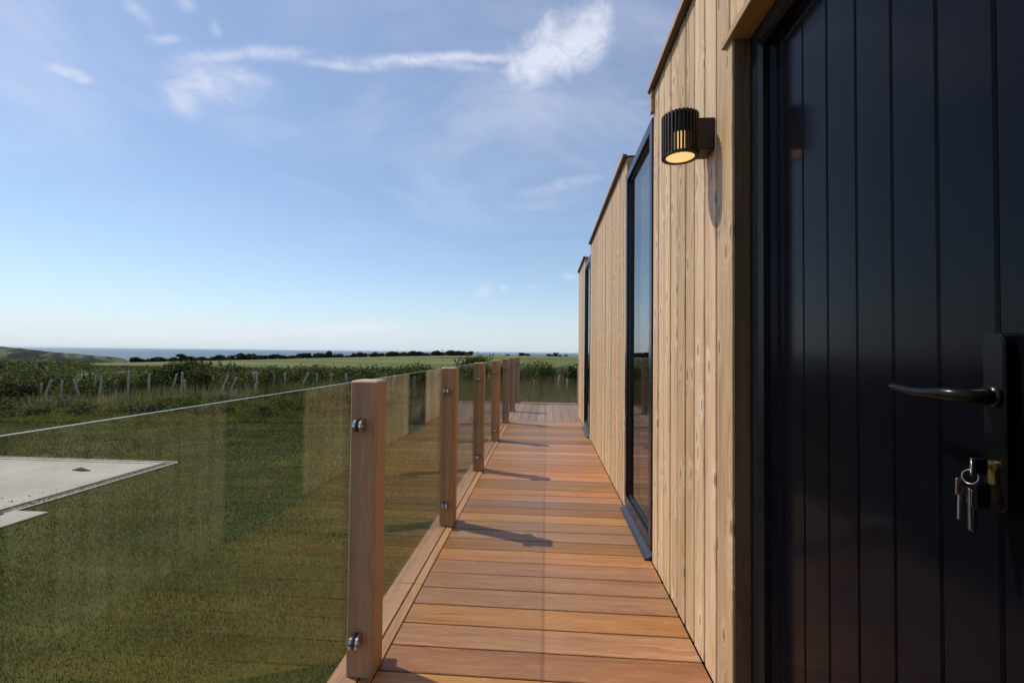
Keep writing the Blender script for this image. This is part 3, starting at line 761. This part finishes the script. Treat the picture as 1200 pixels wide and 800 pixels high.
# ------------------------------------------------------------------ deck
deck = empty('deck', (0, 3, 0), kind='structure')
mb = MB(); mb.box(-.70, .60, -1.6, 7.52, -.60, -.05); o = link('subframe', mb.mesh('subframe', UNDER), deck, loc=(0, -3, 0))
XL, XR = -.583, .580
prof = lambda w, th=.022, c=.0025: [(0, -th), (w, -th), (w, -c), (w-c, 0), (c, 0), (0, -c)]
mb = MB(); mb.prism(prof(.1385), 0, XL, XR); bme = mb.mesh('deck_board', DECKX)
y = 1.6-.145*21
k = 0
while y < 7.5:
    o = link('deck_board', bme, deck, loc=(0, y+.0035-3, .0004*sin(k*5.1)), rot=(0, 0, .0006*sin(k*3.7))); y += .145; k += 1
YEND = y
# boards along the edge under the railing posts
for (x0, x1) in ((-.731, -.637), (-.631, -.589)):
    for (y0, y1) in ((-1.45, 2.2), (2.204, 5.0), (5.004, YEND)):
        mb = MB(); mb.prism([(x0, -.022), (x1, -.022), (x1, -.0025), (x1-.0025, 0), (x0+.0025, 0), (x0, -.0025)], 1, y0, y1)
        link('edge_board', mb.mesh('edge_board', DECKY), deck, loc=(0, -3, 0))
mb = MB(); mb.box(-.752, -.733, -1.45, YEND, -.20, -.024, ch=.002, axis=1); link('fascia_board', mb.mesh('fascia_board', DECKY), deck, loc=(0, -3, 0))
far = empty('end_deck', (0, 9, 0), kind='structure')
mb = MB(); mb.box(-.72, 2.45, 7.56, 10.3, -.60, -.05); link('subframe', mb.mesh('subframe', UNDER), far, loc=(0, -9, 0))
mb = MB(); mb.prism(prof(.1405), 1, YEND+.004, 10.24); fme = mb.mesh('deck_board', DECKG)
x = -.731; k = 0
while x < 2.4:
    link('deck_board', fme, far, loc=(x+.0025, -9, -.002+.0004*sin(k*4.1))); x += .145; k += 1
mb = MB(); mb.prism([(10.245, -.022), (10.37, -.022), (10.37, -.0025), (10.3675, 0), (10.2475, 0), (10.245, -.0025)], 0, -.731, 2.44); link('edge_board', mb.mesh('edge_board', DECKX), far, loc=(0, -9, 0))
mb = MB(); mb.box(-.731, 2.44, 10.372, 10.39, -.25, -.024); link('fascia_board', mb.mesh('fascia_board', DECKX), far, loc=(0, -9, 0))
mb = MB(); mb.box(-.75, -.733, YEND+.002, 10.37, -.25, -.024); link('fascia_board', mb.mesh('fascia_board', DECKY), far, loc=(0, -9, 0))

# ------------------------------------------------------------------ glass railing
PH = 1.025; PX0, PX1 = -.684, -.588; GX = -.642
def post_mesh():
    mb = MB(); w = PX1-PX0; c = .005; pr = [(c, 0), (w-c, 0), (w, c), (w, w-c), (w-c, w), (c, w), (0, w-c), (0, c)]
    n = 8; lo = [(p[0], p[1]) for p in pr]; vs = [(p[0], p[1], .001) for p in lo]+[(p[0], p[1], PH-.006) for p in lo]
    vs += [(w/2+(p[0]-w/2)*.9, w/2+(p[1]-w/2)*.9, PH) for p in lo]
    fs = [(i, (i+1) % n, n+(i+1) % n, n+i) for i in range(n)]+[(n+i, n+(i+1) % n, 2*n+(i+1) % n, 2*n+i) for i in range(n)]+[tuple(range(2*n, 3*n)), tuple(range(n-1, -1, -1))]
    mb.add(vs, fs); return mb.mesh('post', POSTW)
PM = post_mesh()
def clamp_meshes():
    """D-shaped glass clamp reaching from the post face towards -Y, two steel cheeks and a rubber gasket"""
    def cheek(x0, x1, r, ln):
        pts = [(0, -r), (0, r)] + [(-(ln-r)-r*sin(a), r*cos(a)) for a in np.linspace(0, pi, 11)]
        mb = MB(); mb.prism(pts, 0, x0, x1); return mb
    a = cheek(-.0150, -.0065, .0215, .046); b = cheek(.0065, .0150, .0215, .046)
    mb = MB(); mb.v = a.v+b.v; mb.f = a.f+[tuple(i+len(a.v) for i in f) for f in b.f]; mb.mi = a.mi+b.mi
    steel = mb.mesh('clamp', CHROME)
    g = cheek(-.0062, -.0042, .0205, .043); g2 = cheek(.0042, .0062, .0205, .043)
    mb = MB(); mb.v = g.v+g2.v; mb.f = g.f+[tuple(i+len(g.v) for i in f) for f in g2.f]; mb.mi = g.mi+g2.mi
    mb.box(-.0150, .0150, -.004, .004, -.0205, .0205) 
    rub = mb.mesh('gasket', RUBBER)
    mb = MB(); mb.cyl((-.026, 0), .006, 0, .0152, .0175, 12); sc = mb.mesh('screw', CHROME)
    return steel, rub, sc
CM, CR, CS = clamp_meshes()
def add_post(root, x, y, faces):
    p = link('post', PM, root, loc=(x-root.location.x, y-root.location.y, 0), rot=(0, 0, 0))
    w = PX1-PX0
    for (fx, fy, rz) in faces:
        for zc in (.135, .870):
            for me, nm in ((CM, 'clamp'), (CR, 'gasket'), (CS, 'screw')):
                link(nm, me, p, loc=(fx, fy, zc), rot=(0, 0, rz))
    return p
def pane(root, x0, y0, x1, y1, z0=.004, z1=1.025, th=.008):
    d_ = Vector((x1-x0, y1-y0, 0)); L = d_.length; ang = math.atan2(d_.y, d_.x)
    vs = [(0, -th/2, z0), (L, -th/2, z0), (L, th/2, z0), (0, th/2, z0), (0, -th/2, z1), (L, -th/2, z1), (L, th/2, z1), (0, th/2, z1)]
    c = .0012
    fs = [(0, 1, 5, 4), (2, 3, 7, 6), (4, 5, 6, 7), (0, 3, 2, 1), (1, 2, 6, 5), (3, 0, 4, 7)]
    me = mesh('glass_panel', vs, fs, [GLASS, GEDGE], [0, 0, 1, 0, 0, 0])
    return link('glass_panel', me, root, loc=(x0-root.location.x, y0-root.location.y, 0), rot=(0, 0, ang))
rail = empty('side_railing', (-.64, 3, 0), label='long railing of clear glass panels between square brown timber posts beside the walkway', category='railing')
PY = [-1.2, .12, 1.556, 2.936, 4.305, 5.765, 7.233, 8.675]
w = PX1-PX0; gx = GX-PX0
for i, y in enumerate(PY):
    fc = []
    if i > 0: fc.append((gx, 0, 0))
    fc.append((gx, w, pi))
    add_post(rail, PX0, y, fc)
    y2 = PY[i+1] if i+1 < len(PY) else 10.16
    dx0 = [0, 0, 0, .0, 0, 0, 0, 0][i]
    pane(rail, GX+dx0, y+w+.010, GX, y2-.010)
CY = 10.16
frail = empty('end_railing', (0, CY, 0), label='short railing with clear glass across the far end of the deck', category='railing')
add_post(frail, PX0, CY, [(gx, 0, 0), (w, w*.5, pi/2)])
add_post(frail, .70, CY, [(0, w*.5, -pi/2), (w, w*.5, pi/2)])
pane(frail, PX0+w+.01, CY+w*.5, .69, CY+w*.5)
add_post(frail, 2.2, CY, [(0, w*.5, -pi/2)])
pane(frail, .80, CY+w*.5, 2.19, CY+w*.5)

# ------------------------------------------------------------------ cabin
XW = .585; TOP = 2.585
cab = empty('cabin', (2.2, 3.4, 0), label='long flat roofed timber cabin clad in upright pale boards with black windows and door', category='cabin')
CL_ = (2.2, 3.4, 0)
def part(name, me, parent=None, loc=(0, 0, 0), **kw):
    par = cab if parent is None else parent
    l = (loc[0]-CL_[0], loc[1]-CL_[1], loc[2]) if parent is None else loc
    return link(name, me, par, loc=l, **kw)
# core walls with openings left out
mb = MB()
mb.box(.612, 4.0, 3.41, 6.12, 0, TOP-.02); mb.box(.612, 4.0, 6.99, 8.27, 0, TOP-.02)
mb.box(.612, .80, 1.50, 2.55, 0, TOP-.02); mb.box(.612, .80, -1.4, .60, 0, TOP-.02); mb.box(.612, .80, .60, 1.50, 2.16, TOP-.02)
mb.box(.80, 4.0, -1.4, 1.0, 0, TOP-.03) if False else None
mb.box(3.85, 4.0, -1.4, 3.41, 0, TOP-.02); mb.box(.80, 3.85, -1.4, -1.3, 0, TOP-.02)
mb.box(.80, 3.85, -1.3, 3.41, .0, .05); mb.box(.80, 3.85, 2.30, 2.36, .05, TOP-.02)
part('inner_wall', mb.mesh('inner_wall', DARKW))
mb = MB(); mb.box(.700, 4.0, 2.56, 3.40, 2.46, 2.57); mb.box(.700, 4.0, 6.13, 6.98, 2.46, 2.57); part('lintel', mb.mesh('lintel', FASC))
# cladding boards
def clad_mesh(w, z0, z1):
    th = .020; c = .003
    mb = MB(); mb.prism([(th, 0), (th, w), (c, w), (0, w-c), (0, c), (c, 0)], 2, z0, z1)
    return mb.mesh('cladding_board', PINE)
PW = .1165
cm = clad_mesh(PW-.013, .004, TOP-.004)
NB = 0
def clad_run(y0, y1, first=None):
    global NB
    y = y0
    if first: 
        part('cladding_board', clad_mesh(first-.013, .004, TOP-.004), loc=(XW, y0+.0065, 0)); y = y0+first
    while y < y1-.004:
        wd = min(PW, y1-y)
        me = cm if wd > PW-.001 else clad_mesh(max(wd-.013, .02), .004, TOP-.004)
        part('cladding_board', me, loc=(XW+.0008*sin(NB*2.9), y+.0065, 0)); NB += 1
        y += PW if wd > PW-.001 else 9
clad_run(1.502, 2.553)
clad_run(3.405, 6.125); clad_run(6.985, 8.29)
clad_run(-1.4, .54)
ch = clad_mesh(PW-.013, 2.150, TOP-.004)
y = .572
for i in range(8): part('cladding_board', ch, loc=(XW, y+.0065, 0)); y += PW
# section ends beside the windows, timber faced
mb = MB(); mb.box(XW+.004, .70, 3.392, 3.404, 2.452, TOP-.004); mb.box(XW+.004, .70, 6.972, 6.984, 2.452, TOP-.004); mb.box(XW+.002, .612, 8.291, 8.30, .004, TOP-.004)
mb.box(XW+.004, .70, 2.555, 2.567, 2.452, TOP-.004)
part('end_facing', mb.mesh('end_facing', PINE_DARK))
mb = MB(); mb.box(.566, .584, 2.520, 2.560, 2.462, TOP-.002); part('corner_batten', mb.mesh('corner_batten', PINE_DARK))
# roof and flashing
mb = MB(); mb.box(.70, 4.02, -1.42, 8.31, TOP-.010, TOP+.006); mb.box(.585, .699, -1.42, 2.568, TOP+.001, TOP+.010); mb.box(.585, .699, 3.39, 6.13, TOP+.001, TOP+.010); mb.box(.585, .699, 6.97, 8.31, TOP+.001, TOP+.010)
part('roof', mb.mesh('roof', FASC))
for (y0, y1) in ((-1.42, 2.568), (3.388, 6.130), (6.968, 8.312)):
    mb = MB(); mb.box(.559, .5835, y0, y1, TOP-.003, TOP+.020, ch=.003, axis=1); part('roof_flashing', mb.mesh('roof_flashing', FASC))
    mb = MB(); mb.box(.5535, .558, y0, y1, TOP+.004, TOP+.026, axis=1); part('roof_drip', mb.mesh('roof_drip', PINE_DARK))
# windows
def window(y0, y1, label):
    z1 = 2.448
    mb = MB(); f = .062
    mb.rbox(.578, .645, y0, y0+f, .05, z1, .003); mb.rbox(.578, .645, y1-f, y1, .05, z1, .003)
    mb.rbox(.578, .645, y0+f+.0005, y1-f-.0005, z1-f, z1, .003); mb.rbox(.578, .645, y0+f+.0005, y1-f-.0005, .05, .05+f, .003)
    r = part('window', mb.mesh('window', BLACK), label=label)
    L = lambda me, nm: link(nm, me, r, loc=CL_)
    r.location = (-CL_[0], -CL_[1], 0)
    mb = MB()
    a, b = y0+f+.001, y1-f-.001; c0, c1 = .05+f+.001, z1-f-.001; e = .022
    for q in ((a, a+e, c0, c1), (b-e, b, c0, c1)): mb.box(.596, .632, q[0], q[1], q[2], q[3], ch=.003, axis=2)
    for q in ((c0, c0+e), (c1-e, c1)): mb.box(.596, .632, a+e, b-e, q[0], q[1], ch=.003, axis=1)
    link('glazing_bead', mb.mesh('glazing_bead', BLACK), r)
    me = mesh('pane', [(.606, a+e, c0+e), (.606, b-e, c0+e), (.606, b-e, c1-e), (.606, a+e, c1-e), (.628, a+e, c0+e), (.628, b-e, c0+e), (.628, b-e, c1-e), (.628, a+e, c1-e)],
              [(0, 3, 2, 1), (4, 5, 6, 7), (0, 1, 5, 4), (2, 3, 7, 6), (1, 2, 6, 5), (3, 0, 4, 7)], WGLASS)
    link('pane', me, r)
    mb = MB(); mb.prism([(.547, .002), (.645, .002), (.645, .049), (.592, .046), (.586, .028), (.560, .012), (.547, .009)], 1, y0+.001, y1-.001)
    link('sill', mb.mesh('sill', GREYM), r)
    return r
window(2.560, 3.400, 'tall black framed window nearest the door'); window(6.130, 6.980, 'tall black framed window at the far end')
# dim rooms behind the windows
mb = MB()
for (y0, y1) in ((6.13, 6.98),):
    mb.box(2.6, 2.7, y0-.01, y1+.01, 0, TOP-.02); mb.box(.66, 2.6, y0-.01, y1+.01, 0, .04)
part('room_wall', mb.mesh('room_wall', DARKW))
# door opening: timber lining
mb = MB(); mb.box(.574, .5845, 1.4555, 1.4985, .004, 2.118, ch=.002, axis=2); part('corner_trim', mb.mesh('corner_trim', PINE))
mb = MB(); mb.box(.585, .660, 1.456, 1.4985, .004, 2.118, axis=2); part('door_lining', mb.mesh('door_lining', LINING))
mb = MB(); mb.box(.574, .660, .540, .583, .004, 2.118, ch=.003, axis=2); part('door_lining', mb.mesh('door_lining', PINE))
mb = MB(); mb.box(.562, .660, .541, 1.508, 2.120, 2.146, ch=.002, axis=1); part('door_head', mb.mesh('door_head', PINE_DARK))
# door
door = part('door', None, loc=(.665, 1.03, 0), label='glossy very dark navy boarded door')
dl = lambda nm, me, par=None: link(nm, me, door if par is None else par, loc=(-.665, -1.03, 0))
D0, D1 = .620, 1.392; DZ = 2.045
mb = MB()
mb.prism([(.628, 1.4545), (.628, 1.402), (.640, 1.394), (.672, 1.394), (.672, 1.4545)], 2, .03, 2.118)
mb.prism([(.628, .5835), (.628, .610), (.640, .616), (.672, .616), (.672, .5835)], 2, .03, 2.118)
mb.prism([(.6285, 2.117), (.6285, 2.068), (.6405, 2.058), (.672, 2.058), (.672, 2.117)], 1, .5835, 1.4545)
dl('door_frame', mb.mesh('door_frame', BLACK))
mb = MB(); mb.box(.600, .69, .5835, 1.4545, .002, .030, ch=.004, axis=1); dl('threshold', mb.mesh('threshold', GREYM))
mb = MB(); mb.box(.676, .72, D0, D1, .034, 2.056); dl('core', mb.mesh('core', DOORP))
# sash border round the boards, bevelled inwards
mb = MB(); bw = .020
mb.prism([(.6755, D1-.001), (.656, D1-.001), (.656, D1-bw*.45), (.668, D1-bw), (.6755, D1-bw)], 2, .036, 2.054)
mb.prism([(.6755, D0+.001), (.656, D0+.001), (.656, D0+bw*.45), (.668, D0+bw), (.6755, D0+bw)], 2, .036, 2.054)
mb.prism([(.6753, 2.053), (.6565, 2.053), (.6565, 2.053-bw*.45), (.6685, 2.053-bw), (.6753, 2.053-bw)], 1, D0+bw, D1-bw)
dl('sash', mb.mesh('sash', DOORP))
pitch_b = .1015
yb = D1-bw-.0005; nb = 0
first = .040
while yb > D0+bw+.01:
    wd = first if nb == 0 else pitch_b; y0 = max(yb-wd, D0+bw); 
    mb = MB(); c = .0035; a, b = y0+.0010, yb-.0010
    mb.prism([(.6755, a), (.6755, b), (.669, b), (.665, b-c), (.665, a+c), (.669, a)], 2, .038, 2.053-bw-.001)
    dl('door_board', mb.mesh('door_board', DOORP)); yb = y0; nb += 1

# handle set
def handle_set():
    mb = MB()
    yc = .712; hw = .0165
    # long rounded backplate
    pts = []
    zt, zb = 1.166, .906
    for a in np.linspace(0, pi, 13): pts.append((yc+hw*cos(a), zt-hw+hw*sin(a)))
    for a in np.linspace(pi, 2*pi, 13): pts.append((yc+hw*cos(a), zb+hw+hw*sin(a)))
    n = len(pts); x0, x1 = .6645, .647
    vs = [(x0, p[0], p[1]) for p in pts]+[(x1+.003, p[0], p[1]) for p in pts]+[(x1, yc+(p[0]-yc)*.86, (zt+zb)/2+(p[1]-(zt+zb)/2)*.985) for p in pts]
    fs = [(i, (i+1) % n, n+(i+1) % n, n+i) for i in range(n)]+[(n+i, n+(i+1) % n, 2*n+(i+1) % n, 2*n+i) for i in range(n)]+[tuple(range(2*n, 3*n))]
    mb.add(vs, fs)
    plate = mb.mesh('handle_plate', BLKPL); dl('handle_plate', plate)
    mb = MB(); zc = 1.073
    mb.tube([(.648, yc, zc), (.630, yc, zc), (.612, yc+.004, zc), (.602, yc+.016, zc+.001), (.600, yc+.035, zc+.001), (.601, yc+.065, zc-.001), (.603, yc+.095, zc), (.604, yc+.120, zc+.003), (.604, yc+.134, zc+.005), (.604, yc+.137, zc+.0055)],
            [.0125, .0115, .0105, .0100, .0092, .0080, .0070, .0066, .0058, .003], 14)
    mb.cyl((yc, zc), .0155, 0, .641, .648, 20)
    dl('handle', mb.mesh('handle', BLKPL, True))
    mb = MB(); zl = .972
    mb.cyl((yc, zl), .0085, 0, .6425, .652, 20)
    mb.box(.6432, .652, yc-.005, yc+.005, zl-.0255, zl-.006, ch=.0015, axis=0)
    dl('lock_cylinder', mb.mesh('lock_cylinder', BRASS))
    return yc, zl
yc, zl = handle_set()
# keys hanging from the lock
def keys():
    kx = .6425
    root = empty('key_bunch', (kx, yc, zl), label='bunch of silver keys on a split ring hanging from the door lock', category='keys')
    def K(nm, mb, mat, sm=False): return link(nm, mb.mesh(nm, mat, sm), root, loc=(-kx, -yc, -zl))
    # key in the lock with a black bow
    mb = MB(); mb.box(.637, .642, yc-.0012, yc+.0012, zl-.004, zl+.004, axis=0)
    K('key_blade', mb, NICKEL)
    mb = MB(); mb.rbox(.618, .638, yc-.003, yc+.003, zl-.012, zl+.012, .002); K('key_bow', mb, BLKPL)
    def ring(cx, cy, cz, r, rr, ang, tilt=0):
        mb = MB(); pts = []
        for i in range(28):
            a = 2*pi*i/28; p = Vector((cos(a)*r, 0, sin(a)*r)); p = Matrix.Rotation(tilt, 3, 'X') @ p; p = Matrix.Rotation(ang, 3, 'Z') @ p
            pts.append((cx+p.x, cy+p.y, cz+p.z))
        mb.tube(pts, rr, 6, closed=True); return mb
    K('split_ring', ring(.620, yc+.004, zl-.002, .0125, .0012, .9), NICKEL, True)
    K('split_ring', ring(.620, yc+.006, zl-.017, .0100, .0011, 1.9, .2), NICKEL, True)
    def hkey(x, y, ang, mat, bw, zt):
        m0 = MB(); 
        m0.rbox(-bw, bw, -.0013, .0013, -.024, 0, .001); m0.box(-.0035, .0035, -.001, .001, -.060, -.0245, axis=2)
        for k in range(4): m0.box(.0036, .0036+.0016, -.001, .001, -.056+.007*k, -.053+.007*k)
        R3 = Matrix.Rotation(ang, 3, 'Z') @ Matrix.Rotation(.06, 3, 'Y')
        m0.v = [tuple((R3 @ Vector(v))+Vector((x, y, zt))) for v in m0.v]
        return m0
    zt = zl-.021
    K('key', hkey(.611, yc+.012, .5, NICKEL, .0105, zt+.001), NICKEL)
    K('key', hkey(.619, yc+.008, 1.0, NICKEL, .009, zt-.012), NICKEL)
    K('key', hkey(.626, yc+.004, .2, NICKEL, .009, zt-.014), NICKEL)
    mb = MB(); mb.rbox(.616, .6395, yc-.006, yc+.000, zt-.040, zt-.002, .003); K('key_fob', mb, BLKPL)
    mb = MB(); mb.box(.619, .637, yc-.0068, yc-.0062, zt-.0375, zt-.0365); K('fob_trim', mb, NICKEL)
keys()

# ------------------------------------------------------------------ wall lamp
def lamp():
    cx, cy, r = .478, 1.672, .0635; z0, z1 = 1.838, 1.990
    root = empty('wall_lamp', (XW, cy, z0), label='lit dark ribbed cylindrical wall lamp on the cladding beside the door', category='lamp')
    def K(nm, mb, mat, sm=False, par=None): return link(nm, mb.mesh(nm, mat, sm), root, loc=(-XW, -cy, -z0))
    mb = MB(); mb.rbox(cx+.045, XW-.0005, cy-.044, cy+.044, z0+.012, z0+.125, .002); K('bracket', mb, BROWNM)
    mb = MB(); mb.cyl((cx, cy), r-.010, 2, z0+.078, z1-.003, 40); mb.cyl((cx, cy), r-.002, 2, z1-.010, z1-.001, 40)
    K('housing', mb, BROWNM)
    # lower rim as a ring
    n = 40; vs = []; 
    for rr, zz_ in ((r-.012, z0+.001), (r-.001, z0+.001), (r-.001, z0+.009), (r-.012, z0+.009)):
        vs += [(cx+rr*cos(2*pi*i/n), cy+rr*sin(2*pi*i/n), zz_) for i in range(n)]
    fs = []
    for k in range(4):
        for i in range(n): fs.append((k*n+i, k*n+(i+1) % n, ((k+1) % 4)*n+(i+1) % n, ((k+1) % 4)*n+i))
    mb = MB(); mb.add(vs, fs); K('rim', mb, BROWNM)
    nf = 30
    for k in range(nf):
        a = 2*pi*k/nf; c_, s_ = cos(a), sin(a); hw = .0034
        mb = MB(); vs = []
        for zz_ in (z0, z1):
            for (rr, tt) in ((r-.013, -hw), (r+.001, -hw*.8), (r+.001, hw*.8), (r-.013, hw)): vs.append((cx+rr*c_-tt*s_, cy+rr*s_+tt*c_, zz_))
        mb.add(vs, [(0, 1, 5, 4), (1, 2, 6, 5), (2, 3, 7, 6), (3, 0, 4, 7), (4, 5, 6, 7), (3, 2, 1, 0)])
        K('fin', mb, BROWNM)
    mb = MB(); mb.cyl((cx, cy), r-.014, 2, z0+.004, z0+.0775, 40); K('diffuser', mb, LAMPE)
lamp()

# ------------------------------------------------------------------ sea haze
hz = MB(); hz.box(-60800, 60800, -60800, 60800, -47.5, 14)
mt = bpy.data.materials.new('haze'); mt.use_nodes = True; t = NT(mt.node_tree)
out = t.n('ShaderNodeOutputMaterial'); vol = t.n('ShaderNodeVolumePrincipled'); vol.inputs['Color'].default_value = (.72, .86, 1, 1); vol.inputs['Density'].default_value = 2.2e-5; vol.inputs['Anisotropy'].default_value = .1
t.link(vol.outputs[0], out.inputs['Volume'])
link('haze', hz.mesh('haze', mt), kind='stuff')
